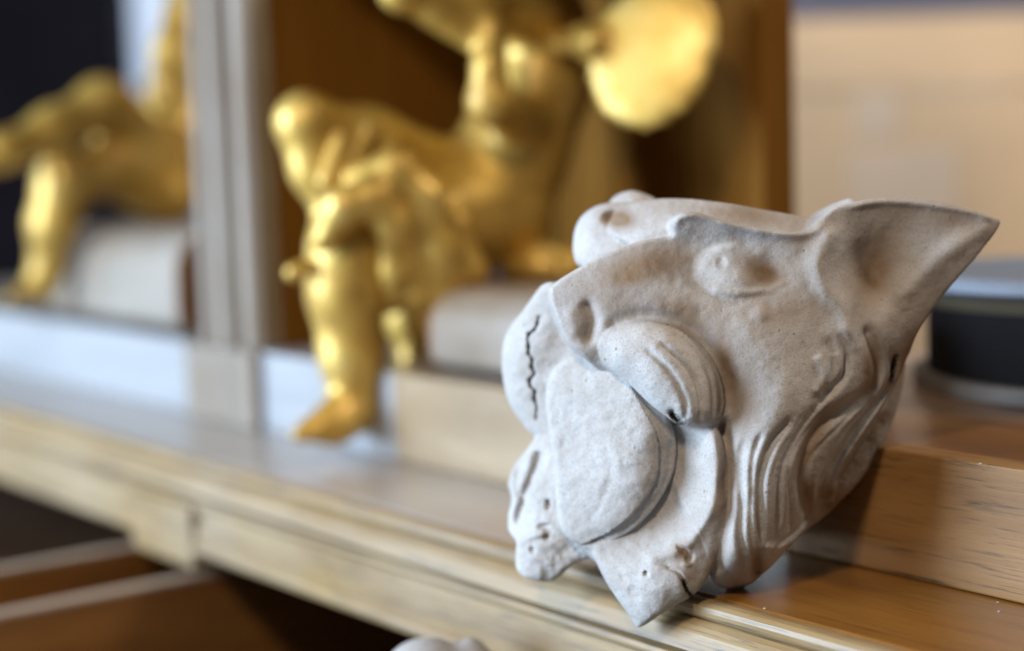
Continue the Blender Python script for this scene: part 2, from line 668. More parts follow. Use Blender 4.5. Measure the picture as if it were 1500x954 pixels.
def limb_mesh(name, parts, h, mat, parent, k=.02):
    pts, rr = [], []
    for q in parts:
        if q[0] == 'e':
            pts.append(q[1])
            rr.append(max(q[2]))
        else:
            pts += [q[1], q[3]]
            rr += [q[2], q[4]]
    pts, rr = np.array(pts), np.array(rr)
    lo, hi = (pts-rr[:, None]).min(0)-.02, (pts+rr[:, None]).max(0)+.02
    ax = [np.arange(lo[i], hi[i]+h, h) for i in range(3)]
    X, Y, Z = np.meshgrid(*ax, indexing='ij')
    P, Q = surface_nets(capsule_field(X, Y, Z, parts, k), lo, h)
    inv = np.array(parent.matrix_world.inverted())
    P = P@inv[:3, :3].T + inv[:3, 3]
    return mesh_np(name, P, Q, mat, parent)


# ================================================================== SETTING
o = box('floor', (-6, -3, -.93), (6, 7, -.9), M['floor'], bevel=0)
tag(o, kind='structure')
o = box('wall', (-6, 4.6, -.9), (6, 4.7, 2.6), M['wall'], bevel=0)
tag(o, kind='structure')

# ================================================================== CABINET
cab = empty('cabinet', None, CAB @ Matrix.Translation((0, 0, -.9)))
tag(cab, 'brown wooden cabinet with moulded front edge, stepped shelf and pale pillar', 'cabinet')
CZ = .9                                     # shelf height above the cabinet's foot
X0, X1 = -1.75, .42
YR = .106                                   # front of the raised step
SH = .066                                   # height of the step


def cbox(name, lo, hi, mat, parent=cab, bevel=.0015):
    return box(name, (lo[0], lo[1], lo[2]+CZ), (hi[0], hi[1], hi[2]+CZ), mat, parent, bevel)


prof = [(.40, 0), (.0125, 0), (.0115, -.0008), (.0115, -.0095), (.40, -.0095)]
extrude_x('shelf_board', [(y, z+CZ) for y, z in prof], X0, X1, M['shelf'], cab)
prof = [(.0108, -.0010), (.0060, -.0004), (.0030, -.0010), (.0010, -.0026), (.0004, -.0050), (.0008, -.0074), (.0020, -.0090), (.0108, -.0094)]
extrude_x('bead_moulding', [(y, z+CZ) for y, z in prof], X0, X1, M['mould'], cab)
prof = [(.05, -.0098), (.0040, -.0098), (.0020, -.0105), (-.0010, -.0122), (-.0040, -.0155), (-.0062, -.0200), (-.0070, -.0240), (.0010, -.0248), (.0010, -.0272), (-.0060, -.0280),
        (-.0070, -.0300), (-.0066, -.0318), (.0015, -.0326), (.0015, -.0340), (.05, -.0340)]
extrude_x('edge_moulding', [(y, z+CZ) for y, z in prof], X0, X1, M['mould'], cab)
prof = [(.05, -.0344), (-.0026, -.0344), (-.0044, -.0366), (-.0048, -.0500), (-.0040, -.0610), (-.0066, -.0628), (-.0074, -.0660), (-.0066, -.0690), (-.0030, -.0715), (.05, -.0715)]
extrude_x('fascia', [(y, z+CZ) for y, z in prof], X0, X1, M['mould'], cab)

# raised step: riser and tread boards
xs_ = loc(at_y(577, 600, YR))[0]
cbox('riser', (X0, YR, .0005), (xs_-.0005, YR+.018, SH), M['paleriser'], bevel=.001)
XB = -.045
cbox('riser', (xs_, YR, .0005), (XB-.0005, YR+.018, SH), M['riser'], bevel=.0015)
cbox('riser', (XB, YR, .0005), (X1, YR+.018, SH), M['block'], bevel=.0012)
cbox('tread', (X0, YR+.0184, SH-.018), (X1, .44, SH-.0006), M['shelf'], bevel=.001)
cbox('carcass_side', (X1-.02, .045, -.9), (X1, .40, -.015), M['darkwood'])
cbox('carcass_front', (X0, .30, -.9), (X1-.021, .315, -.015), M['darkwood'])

# pillar with its plinth
PX0, PX1 = -.752, -.645
prof = [(PX0, .130), (PX0, .112), (PX0+.012, .118), (PX0+.012, .105), (PX0+.026, .105), (PX0+.032, .120), (PX0+.042, .120),
        (PX0+.047, .102), (PX0+.068, .102), (PX0+.073, .120), (PX0+.081, .120), (PX0+.086, .105), (PX1-.005, .105), (PX1, .112), (PX1, .130)]
extrude_z('pillar', [(x, y) for x, y in prof], SH+CZ+.0005, .70+CZ, M['pillar'], cab)
cbox('pillar_plinth', (PX0-.008, YR-.010, .0008), (PX1+.008, YR-.002, SH+.001), M['pillar'])
cbox('divider', (PX1-.022, .1305, SH+.0005), (PX1-.002, .36, .70), M['back'])
xe = loc(at_y(1116, 250, .36))[0]
cbox('niche_shade_board', (PX1-.0015, .16, .40), (xe+.016, .3595, .42), M['back'])  # unseen board added to shade the niche

# back panel of the niche: upright boards
xs = np.linspace(PX1-.002, xe, 5)
for i in range(4):
    cbox('back_board', (xs[i]+.0012, .361 + .001*(i % 2), SH+.0005), (xs[i+1]-.0012, .377, .70), M['back'])
cbox('niche_post', (xe, .345, SH+.0005), (xe+.016, .38, .70), M['back'])

# bracket under the fascia
b = cbox('bracket', (-.656, -.0095, -.083), (-.548, .04, -.0345), M['mould'], bevel=.004)
cbox('bracket_cap', (-.662, -.0135, -.046), (-.542, -.010, -.037), M['mould'], bevel=.002)
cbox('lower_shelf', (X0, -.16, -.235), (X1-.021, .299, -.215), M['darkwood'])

# ------------------------------------------------------------------ pulled-out drawer
dr = empty('drawer', None, cab_matrix(-.60, -.15, -.191))
tag(dr, 'open brown wooden drawer pulled out below the shelf edge', 'drawer')


def dbox(name, lo, hi, mat, parent=dr, bevel=.0015):
    return box(name, lo, hi, mat, parent, bevel)


for sx in (-.088, .040):
    s = dbox('side', (sx, -.36, 0), (sx+.012, .42, .100), M['drawer'])
    box('edge_strip', (sx-.001, -.36, .1005), (sx+.013, .42, .104), M['draweredge'], s, bevel=.001)
dbox('front', (-.10, -.38, -.005), (.064, -.361, .12), M['drawer'])
dbox('bottom', (-.0755, -.36, .006), (.0395, .42, .014), M['drawer'])

# ------------------------------------------------------------------ seat blocks under the figures
def seat_block(x0, x1, y0, y1, h, label):
    r = empty('seat_block', None, cab_matrix((x0+x1)/2, (y0+y1)/2, SH+.0005))
    L, W = (x1-x0)/2, (y1-y0)/2
    prof = []
    n = 10
    rr = min(.042, h*.48)
    for (cy, cz, a0) in ((W-rr, rr*.4, -90), (W-rr, h-rr, 0), (-W+rr, h-rr, 90), (-W+rr, rr*.4, 180)):
        rz = rr if cz > h/2 else rr*.4
        for i in range(n+1):
            a = math.radians(a0+90*i/n)
            prof.append((cy+rr*math.cos(a), cz+rz*math.sin(a)))
    o = extrude_x('block', prof, -L, L, M['seat'], r, smooth=True)
    o.modifiers.new('edge', 'EDGE_SPLIT').split_angle = math.radians(35)
    for s in (-1, 1):
        x = s*(L+.0005)
        extrude_x('end_cap', [(y*.985, z*.985+.001) for y, z in prof], x, x+s*.006, M['drawer'], r)
    return tag(r, label, 'block', 'pale blocks the gilded figures sit on')


pa = loc(at_z(268, 494, SH))
seat_block(pa[0]-.30, pa[0], pa[1]-.005, pa[1]+.13, .098, 'pale rounded block under the gilded figure beyond the pillar')
pb = loc(at_y(640, 540, .125))
seat_block(pb[0]-.01, pb[0]+.30, .128, .262, .060, 'pale rounded block under the winged gilded figure')

# ================================================================== GILDED FIGURES
def E3(a, b_):
    a, b_ = np.asarray(a, float), np.asarray(b_, float)
    return a, b_


I3 = ((1, 0, 0), (0, 1, 0), (0, 0, 1))


def chain(pts, kk=None):
    """pts: (x, y, depth, radius in photo pixels)"""
    out = []
    for a, b_ in zip(pts[:-1], pts[1:]):
        q = ['c', at_d(*a[:3]), a[3]*a[2]/F, at_d(*b_[:3]), b_[3]*b_[2]/F]
        if kk:
            q.append(kk)
        out.append(tuple(q))
    return out


def winged_figure():
    foot = at_z(500, 650, 0)
    r = empty('gilded_figure', (foot[0], foot[1], 0))
    tag(r, 'gilded winged figure with raised knee seated on a pale block', 'statue', 'gilded seated figures')
    bpy.context.view_layer.update()
    P = []
    # near leg: hip, knee, ankle, foot
    P += chain([(715, 300, 1.29, 64), (600, 325, 1.25, 60), (512, 365, 1.22, 56)])
    P += chain([(512, 365, 1.225, 54), (508, 430, 1.225, 52), (516, 520, 1.23, 43), (518, 590, 1.235, 31)])
    P += chain([(520, 605, 1.235, 30), (490, 620, 1.215, 25), (450, 630, 1.195, 18)])
    for i, (dx, dd) in enumerate(((-12, -.012), (-8, -.003), (-3, .006), (3, .014))):
        P += chain([(462+dx*.4, 634, 1.20+dd, 10), (438+dx*.5, 638, 1.19+dd, 9)], .004)
    # far leg
    P += chain([(735, 330, 1.31, 52), (610, 375, 1.30, 46), (600, 400, 1.295, 42), (604, 470, 1.30, 33), (612, 515, 1.305, 22)])
    P += chain([(612, 520, 1.305, 21), (600, 535, 1.29, 14)])
    # raised knee bundle
    P += chain([(680, 265, 1.30, 50), (540, 215, 1.25, 52), (447, 178, 1.215, 38)])
    P += chain([(447, 182, 1.215, 38), (465, 250, 1.22, 34), (500, 320, 1.225, 26)])
    # torso leaning back
    P += chain([(725, 300, 1.29, 86), (755, 215, 1.30, 76), (790, 120, 1.31, 74), (800, 40, 1.31, 66)])
    P += chain([(800, 20, 1.31, 40), (795, -40, 1.305, 30)])
    # arms
    P += chain([(785, 20, 1.27, 40), (690, 18, 1.22, 38), (590, -14, 1.19, 28)])
    P += chain([(585, -16, 1.19, 24), (560, -70, 1.19, 18)])
    P += chain([(722, 45, 1.21, 24), (716, 100, 1.20, 22), (718, 150, 1.205, 32), (770, 180, 1.26, 36)], .010)
    P += chain([(640, 18, 1.20, 26), (690, 62, 1.21, 14)], .010)
    # haunch and seat drapery body
    P += chain([(690, 330, 1.29, 40), (690, 420, 1.27, 20)])
    # head, above the picture
    P += [('e', at_d(775, -120, 1.29), (.046, .05, .055), I3)]
    P += [('e', at_d(735, -112, 1.265), (.016, .016, .016), I3, .015)]
    limb_mesh('body', P, .0042, M['gold'], r, .018)
    # drapery: folds arching over the lap and hanging beside the leg
    D = []
    D += chain([(476, 350, 1.18, 22), (503, 302, 1.17, 26), (545, 288, 1.175, 26), (574, 330, 1.185, 23), (578, 395, 1.20, 20), (572, 450, 1.22, 13)])
    D += chain([(530, 258, 1.19, 20), (580, 248, 1.185, 27), (624, 290, 1.19, 26), (646, 360, 1.20, 23), (652, 430, 1.22, 20), (644, 500, 1.24, 12)])
    D += chain([(605, 340, 1.20, 23), (615, 420, 1.22, 28), (610, 480, 1.24, 18)])
    D += chain([(665, 330, 1.23, 26), (684, 400, 1.24, 28), (680, 450, 1.25, 15)])
    D += chain([(500, 200, 1.205, 15), (478, 265, 1.195, 15)])
    D += chain([(540, 190, 1.215, 15), (505, 275, 1.20, 15)])
    D += chain([(580, 200, 1.235, 15), (545, 260, 1.215, 15)])
    D += chain([(452, 390, 1.20, 12), (430, 400, 1.195, 15)])
    limb_mesh('drapery', D, .004, M['gold'], r, .0085)
    S = chain([(720, 375, 1.30, 22), (790, 385, 1.27, 26), (850, 385, 1.27, 22)]) + chain([(760, 395, 1.27, 13), (830, 398, 1.25, 15)])
    limb_mesh('seat_cloth', S, .0045, M['gold'], r, .01)
    # wing: a broad petal with a thick rim
    ctr = at_d(943, 82, 1.20)
    nrm = np.array([-.35, -.90, .22])
    nrm /= np.linalg.norm(nrm)
    ax_v = np.array([.18, .1, 1.])
    ax_v -= nrm*(ax_v@nrm)
    ax_v /= np.linalg.norm(ax_v)
    ax_u = np.cross(ax_v, nrm)
    s = 1.08/F
    A = (ax_u, ax_v, nrm)
    W = [('e', ctr, (78*s, 74*s, 9*s), A), ('e', ctr+ax_v*-30*s+ax_u*16*s, (48*s, 54*s, 10*s), A)]
    W += [('e', ctr+ax_v*60*s+ax_u*26*s-nrm*8*s, (76*s, 66*s, 9*s), A, .006)]
    W += chain([(868, 60, 1.205, 16), (810, 60, 1.29, 22)])
    w_ = limb_mesh('wing', W, .0042, M['gold'], r, .012)
    W2 = []
    for a0, a1, rr in ((-70, 200, 62),):
        pr = None
        for a in np.linspace(math.radians(a0), math.radians(a1), 16):
            q = ctr + ax_u*math.cos(a)*(rr)*s - ax_v*math.sin(a)*(rr+6)*s + nrm*7*s
            if pr is not None:
                W2.append(('c', pr, 6*s, q, 6*s))
            pr = q
    for k in range(5):
        a = math.radians(-25+38*k)
        W2.append(('c', ctr+ax_u*-52*s+nrm*11*s, 8*s, ctr+ax_u*math.cos(a)*50*s-ax_v*math.sin(a)*54*s+nrm*9*s, 6*s))
    limb_mesh('wing_rib', W2, .0035, M['gold'], w_, .004)
    return r


winged_figure()


def reclining_figure():
    p = at_z(30, 446, SH)
    r = empty('gilded_figure', (p[0], p[1], SH))
    tag(r, 'gilded figure with bent knee seated beyond the pale pillar', 'statue', 'gilded seated figures')
    bpy.context.view_layer.update()
    P = []
    P += chain([(235, 240, 1.76, 50), (165, 160, 1.70, 34), (150, 150, 1.68, 33)])
    P += chain([(150, 152, 1.68, 33), (80, 188, 1.64, 30), (5, 222, 1.60, 24), (-40, 245, 1.58, 18)])
    P += chain([(-40, 248, 1.58, 17), (-85, 235, 1.56, 12)])
    P += chain([(240, 250, 1.77, 52), (170, 245, 1.72, 42), (92, 268, 1.66, 36)])
    P += chain([(92, 268, 1.66, 35), (78, 330, 1.66, 33), (70, 390, 1.67, 21), (60, 420, 1.67, 17), (15, 438, 1.64, 9)])
    P += chain([(250, 250, 1.79, 58), (262, 170, 1.81, 48), (280, 90, 1.82, 52), (290, 20, 1.82, 46), (295, -40, 1.82, 26)])
    P += chain([(268, 20, 1.76, 26), (246, 70, 1.73, 20), (244, 120, 1.71, 20), (240, 150, 1.70, 16)], .01)
    P += chain([(215, 275, 1.74, 40), (250, 290, 1.75, 40)])
    P += [('e', at_d(300, -105, 1.80), (.05, .055, .06), I3)]
    limb_mesh('body', P, .005, M['gold'], r, .018)
    return r


reclining_figure()

# ================================================================== PLASTER BEAST HEAD
D0 = .835                                   # distance of the carving's reference plane
SC = D0/F
Cv = Carving(705, 1500, 255, 950, -225, 180, 2.0)
# core mass
Cv.layer([(850, 430), (960, 345), (1150, 340), (1240, 430), (1240, 580), (1170, 740), (1120, 795), (1030, 812), (930, 790), (850, 740), (820, 600)],
         [(850, 430, -20), (1150, 340, 0), (1240, 600, 20), (930, 770, -10), (1050, 560, 40), (850, 650, -45)], we=-60, R=30, back=-205, Rb=55)
# back of the neck, seen past the mane's edge
Cv.layer([(1180, 470), (1290, 490), (1331, 522), (1331, 560), (1316, 615), (1279, 686), (1230, 738), (1185, 772), (1110, 815), (1000, 790), (950, 600), (1050, 450)],
         [(1331, 540, -45), (1279, 686, -30), (1185, 772, 0), (1100, 700, 20), (1050, 500, 10), (1230, 560, -5)], we=-40, R=34, back=-95, Rb=70, seed=50)
# far ear
Cv.layer([(893, 300), (903, 285), (925, 278), (946, 283), (962, 294), (955, 325), (920, 335), (895, 325)],
         [(893, 300, -130), (925, 280, -125), (962, 294, -118), (925, 310, -108), (900, 330, -110)], we=-120, R=14, back=-170, Rb=20, seed=60)
# far brow and eye
Cv.layer([(985, 330), (950, 350), (900, 375), (862, 392), (844, 382), (841, 350), (849, 321), (867, 304), (892, 296), (935, 296), (975, 300)],
         [(843, 350, -95), (866, 308, -88), (895, 303, -70), (905, 330, -52), (862, 350, -62), (855, 380, -70), (940, 330, -25), (970, 305, -35), (975, 335, 5)],
         we=-75, R=16, back=-150, dents=[(906, 321, 27, 17, 10, -17)], seed=70)
# forehead seen beyond the brow
Cv.layer([(900, 345), (905, 308), (950, 291), (1000, 290), (1050, 297), (1110, 306), (1160, 316), (1186, 321), (1212, 304), (1245, 297), (1245, 370), (1100, 390), (985, 380)],
         [(905, 305, -62), (950, 292, -45), (1000, 292, -20), (1110, 308, -5), (1186, 322, 10), (1245, 300, 25), (940, 340, 10), (985, 350, 30), (1060, 340, 55),
          (1150, 352, 55), (1010, 312, 25), (1100, 322, 38), (1100, 388, 20), (985, 378, 10), (1242, 368, 20), (1180, 375, 25)], we=-15, R=7, back=-120, seed=80, k=4)
# far whisker pad, cracked
Cv.layer([(812, 415), (794, 418), (779, 437), (762, 460), (746, 480), (736, 508), (735, 548), (744, 588), (762, 618), (786, 642), (830, 650), (880, 560), (860, 480), (835, 430)],
         [(800, 420, -22), (775, 450, -58), (742, 505, -100), (740, 550, -105), (758, 520, -72), (768, 570, -76), (790, 500, -48), (800, 460, -42), (815, 490, -44),
          (800, 540, -58), (800, 590, -66), (765, 612, -92), (790, 630, -78), (850, 520, -30)],
         we=-70, R=15, back=-150,
         strokes=[([(789, 464), (788, 474), (784, 483), (775, 490), (773, 497), (775, 508), (774, 518), (780, 526), (779, 538), (784, 548), (776, 557), (777, 566), (784, 573), (783, 584), (787, 596), (785, 612)], 1.7, -12, 'c')], seed=90, k=5)
# far jaw and far mane
Cv.layer([(800, 612), (786, 640), (770, 664), (752, 688), (744, 714), (749, 736), (744, 760), (745, 783), (756, 796), (756, 815), (757, 836), (772, 847), (800, 851), (819, 842), (838, 824),
          (858, 815), (890, 812), (910, 780), (880, 640), (830, 600)],
         [(790, 640, -80), (766, 680, -92), (748, 718, -106), (786, 690, -64), (776, 735, -70), (752, 765, -98), (750, 785, -95), (764, 800, -62), (795, 790, -42), (830, 800, -32),
          (862, 812, -22), (766, 838, -58), (800, 846, -42), (806, 660, -62), (806, 740, -46), (880, 760, -10)],
         we=-65, R=11, back=-140,
         strokes=[([(792, 660), (783, 692), (770, 725), (757, 772)], 7, -17), ([(768, 672), (758, 700), (760, 730)], 6, -7), ([(756, 795), (772, 782), (800, 778)], 6, 7)],
         dents=[(803, 740, 5, 9, 0, -10), (797, 772, 12, 5, -15, -8), (800, 787, 6, 5, 0, -8), (780, 804, 6, 5, 0, -7)], seed=100, noise=1.3, k=5)


# near side of the face: nose, bridge, cheek, ear and mane
def face_thick(U, V):
    t = np.clip((1330-U)/150, 0, 1)
    a = np.clip((V-430)/120, 0, 1)
    t = np.maximum(t, a*.45)
    lowb = np.clip((865-V)/110, .12, 1)
    return 24+110*t*t*(3-2*t)*lowb


face_out = [(806, 433, 55), (813, 415, 55), (845, 394, 58), (885, 373, 60), (935, 354, 50), (968, 349, 50), (984, 344, 55), (984, 325, 80), (995, 313, 90), (1020, 311, 95), (1060, 323, 100),
            (1110, 333, 100), (1150, 339, 98), (1180, 336, 90), (1203, 318, 80), (1230, 301, 70), (1290, 290, 60), (1350, 292, 52), (1410, 303, 45), (1448, 316, 40), (1467, 326, 38),
            (1442, 362, 36), (1400, 412, 36), (1365, 455, 36), (1344, 490, 36), (1333, 520, 25), (1320, 552, 18), (1298, 596, 12), (1262, 655, 15), (1230, 708, 15), (1220, 738, 20),
            (1190, 770, 35), (1152, 812, 50), (1117, 842, 30), (1100, 857, 24), (1078, 864, 22), (1058, 860, 35), (1046, 852, 55), (1030, 800, 60), (1000, 740, 50), (960, 660, 40), (905, 570, 40),
            (866, 534, 38), (846, 516, 64), (832, 501, 60), (817, 470, 57)]
face_pts = [(811, 438, 56), (819, 470, 58), (833, 499, 62), (848, 514, 66), (838, 425, 64), (845, 455, 67), (848, 488, 64), (872, 445, 76), (872, 485, 76), (864, 515, 72), (836, 408, 58),
            (880, 380, 62), (935, 357, 62), (980, 352, 64), (900, 410, 78), (950, 396, 84), (995, 385, 76), (1012, 356, 66), (1000, 330, 86), (1022, 317, 92), (1060, 328, 96), (1110, 338, 96),
            (1150, 344, 94), (1185, 342, 88), (1205, 326, 80), (1040, 362, 72), (1090, 364, 76), (1130, 372, 84), (1165, 390, 92), (1030, 410, 82), (1040, 440, 104), (1100, 436, 104), (1150, 428, 104),
            (1000, 440, 104), (1100, 490, 128), (1062, 520, 122), (1080, 570, 116), (1110, 550, 134), (1160, 510, 126), (1130, 600, 140), (1200, 455, 104), (1200, 540, 116), (1180, 600, 124),
            (920, 440, 86), (970, 440, 97), (1015, 480, 104), (1200, 385, 96), (1216, 345, 88), (1240, 312, 74), (1268, 378, 40), (1286, 408, 36), (1282, 335, 50), (1325, 345, 42),
            (1330, 425, 60), (1365, 395, 54), (1290, 294, 60), (1350, 297, 52), (1420, 310, 44), (1463, 327, 38), (1400, 366, 54), (1380, 430, 38), (1347, 480, 42), (1300, 458, 72),
            (1250, 448, 88), (1250, 500, 100), (1300, 515, 64), (1328, 525, 26), (1240, 570, 98), (1294, 580, 34), (1200, 640, 102), (1258, 645, 34), (1150, 680, 128), (1100, 680, 136),
            (1072, 680, 118), (1082, 760, 124), (1130, 760, 112), (1180, 728, 74), (1218, 714, 26), (1090, 815, 108), (1130, 798, 84), (1110, 842, 46), (1060, 842, 78), (1080, 860, 24), (1180, 768, 26), (1056, 800, 112),
            (1000, 700, 60), (940, 600, 45), (885, 545, 44), (1050, 620, 104)]
GUIDES = [[(1092, 640), (1086, 690), (1088, 740), (1084, 790), (1092, 835)], [(1160, 612), (1132, 645), (1116, 690), (1112, 740), (1115, 800)],
          [(1200, 590), (1165, 635), (1145, 690), (1142, 745), (1136, 800)], [(1262, 578), (1205, 621), (1176, 670), (1174, 715), (1188, 755)],
          [(1296, 576), (1250, 628), (1218, 672), (1202, 705), (1204, 738)], [(1322, 552), (1290, 608), (1258, 655), (1236, 690), (1224, 712)]]
STRANDS = []
for g, (sg_, am_) in enumerate(((6, -9), (6.5, -11), (6.5, -9), (11, -16), (7.5, -12), (4, -7))):
    STRANDS.append(({2: [(1240, 515), (1236, 550)], 3: [(1268, 490), (1285, 525), (1281, 552)], 4: [(1303, 505), (1309, 545)], 5: [(1334, 515)]}.get(g, []) + GUIDES[g], sg_, am_))
for g in range(5):
    for f_, a_ in (((.3, -2.6), (.66, -4.2)) if g == 3 else ((.38 + .2*(g % 2), (-4.6, -2.4, -4.0, 0, -4.5)[g]),)):
        STRANDS.append(([(p[0]*(1-f_)+q[0]*f_, p[1]*(1-f_)+q[1]*f_) for p, q in zip(GUIDES[g], GUIDES[g+1])], 4.2, a_))
face_strokes = [
    ([(905, 478), (945, 466), (995, 474), (1038, 505), (1066, 556), (1074, 600), (1060, 636)], 13, -13),
    ([(1058, 628), (1067, 680), (1062, 750), (1046, 828)], 12, -17),
    # locks of the mane
    ([(1212, 505), (1221, 534), (1216, 558), (1196, 582)], 8, -5), ([(1226, 486), (1240, 512), (1239, 538), (1224, 560), (1204, 580)], 6.5, -4.5), ([(1222, 515), (1229, 543), (1214, 568)], 7, 4),
    ([(1196, 520), (1204, 548), (1190, 578)], 7, 5),
    ([(1309, 522), (1307, 556)], 3.2, -12, 'c'), ([(1150, 560), (1140, 600), (1120, 630)], 16, 3),
    *STRANDS,
    # ear
    ([(1212, 345), (1198, 385), (1207, 422), (1235, 455), (1240, 480)], 14, 8), ([(1262, 380), (1280, 420), (1262, 466)], 22, -7),
    ([(1318, 430), (1345, 404), (1400, 360), (1440, 335)], 15, 7), ([(1240, 306), (1290, 297), (1350, 300), (1420, 312), (1455, 323)], 5, 5),
    # brow, lids, nostril
    ([(990, 338), (996, 320), (1022, 317), (1060, 328), (1110, 339), (1160, 345), (1190, 340), (1212, 318)], 6, 5),
    ([(1026, 404), (1040, 374), (1072, 362), (1108, 368), (1140, 390), (1154, 408)], 7, 3),
    ([(1040, 422), (1075, 430), (1118, 426), (1152, 411)], 6, 4),
    ([(862, 450), (868, 470), (864, 494)], 9, -13), ([(836, 462), (842, 485)], 10, 4),
    ([(1112, 800), (1106, 825), (1113, 842)], 7, -11), ([(1118, 800), (1140, 805), (1160, 790), (1180, 770)], 6, 6),
    ([(1130, 815), (1150, 796), (1166, 774), (1186, 752)], 4, -5),
]
face_dents = [(1072, 398, 58, 40, 4, 20), (1055, 386, 8, 10, 10, -3), (1128, 400, 36, 26, 25, -5), (1112, 460, 16, 13, 0, 4), (1062, 855, 16, 10, 0, 6), (1090, 850, 20, 12, 0, 7)]
Cv.layer(face_out, face_pts, R=6, thick=face_thick, Rb=20, strokes=face_strokes, dents=face_dents, seed=1, k=4, noise=.42)
# lower jaw: hollow crescent, lip and broken chin tuft
Cv.layer([(985, 612, 70), (1020, 612, 90), (1050, 628, 95), (1060, 655, 95), (1066, 700, 98), (1060, 765, 98), (1046, 825, 90), (1032, 857, 86), (1013, 876, 84), (990, 889, 80), (966, 904, 76), (948, 917, 68),
          (935, 922, 60), (924, 905, 55), (905, 880, 48), (888, 854, 40), (874, 826, 30), (866, 810, 22), (850, 790, 0), (860, 700, 0), (930, 640, 20)],
         [(992, 640, 62), (1000, 690, 60), (985, 740, 54), (940, 784, 46), (885, 808, 32), (1018, 650, 82), (1024, 700, 86), (1012, 748, 80), (975, 788, 66), (1040, 660, 106), (1046, 700, 114), (1040, 750, 112),
          (1015, 796, 98), (965, 816, 72), (915, 820, 52), (1062, 700, 100), (1050, 780, 102), (1024, 840, 92), (878, 828, 30), (902, 872, 44), (934, 916, 58), (900, 828, 48), (922, 850, 68), (940, 880, 78),
          (970, 858, 96), (1004, 846, 98), (1010, 870, 86), (985, 884, 84), (950, 908, 72), (940, 830, 72), (870, 700, -10), (930, 650, 20)],
         we=60, R=12, thick=lambda U, V: 30+80*np.clip((850-V)/120, 0, 1), Rb=20,
         strokes=[([(1003, 632), (1012, 690), (998, 745), (952, 789), (892, 810)], 16, -9), ([(1042, 640), (1048, 695), (1038, 748), (1006, 796), (955, 816)], 10, 11),
                  ([(975, 832), (992, 838), (1000, 850), (1006, 866), (1015, 876)], 2.2, -6), ([(1000, 850), (1006, 866), (1015, 876)], 2.6, -9, 'c'), ([(955, 836), (985, 842), (998, 862)], 12, 4)],
         dents=[(1001, 806, 12, 6, 40, -9), (1010, 817, 6, 9, 20, -6), (1005, 826, 9, 6, 0, 4), (948, 843, 4.5, 4.5, 0, -9), (930, 870, 8, 14, -30, -3), (915, 850, 6, 10, -30, -3)], seed=120, k=11, noise=.7)
# near whisker pad
Cv.layer([(879, 503, 85), (886, 489, 85), (902, 478, 95), (930, 471, 105), (968, 474, 115), (1006, 488, 120), (1036, 514, 120), (1056, 550, 122), (1064, 588, 125), (1057, 613, 125), (1040, 625, 125), (1015, 627, 125),
          (990, 619, 122), (958, 596, 115), (924, 564, 100), (895, 541, 90), (882, 524, 85)],
         [(884, 508, 88), (900, 492, 102), (915, 520, 122), (935, 500, 124), (970, 510, 140), (960, 555, 142), (1000, 555, 148), (1025, 530, 126), (1048, 560, 126), (1052, 598, 128), (1010, 600, 146), (980, 600, 136),
          (920, 548, 112), (945, 580, 124)],
         we=110, R=30, back=20, Rb=20,
         strokes=[([(985, 484), (1022, 520), (1042, 562), (1044, 618)], 4.5, -6), ([(965, 500), (1003, 538), (1022, 580), (1024, 622)], 4.5, -6), ([(945, 508), (982, 545), (1003, 585), (1006, 615)], 4.5, -4.5), ([(1008, 490), (1044, 530), (1058, 580), (1056, 612)], 4, -5), ([(1000, 486), (1040, 526), (1056, 575)], 5, 1),
                  ([(985, 605), (992, 614), (999, 622)], 4, -16, 'c')], seed=140, k=19, noise=.6)
P, Q = Cv.mesh()


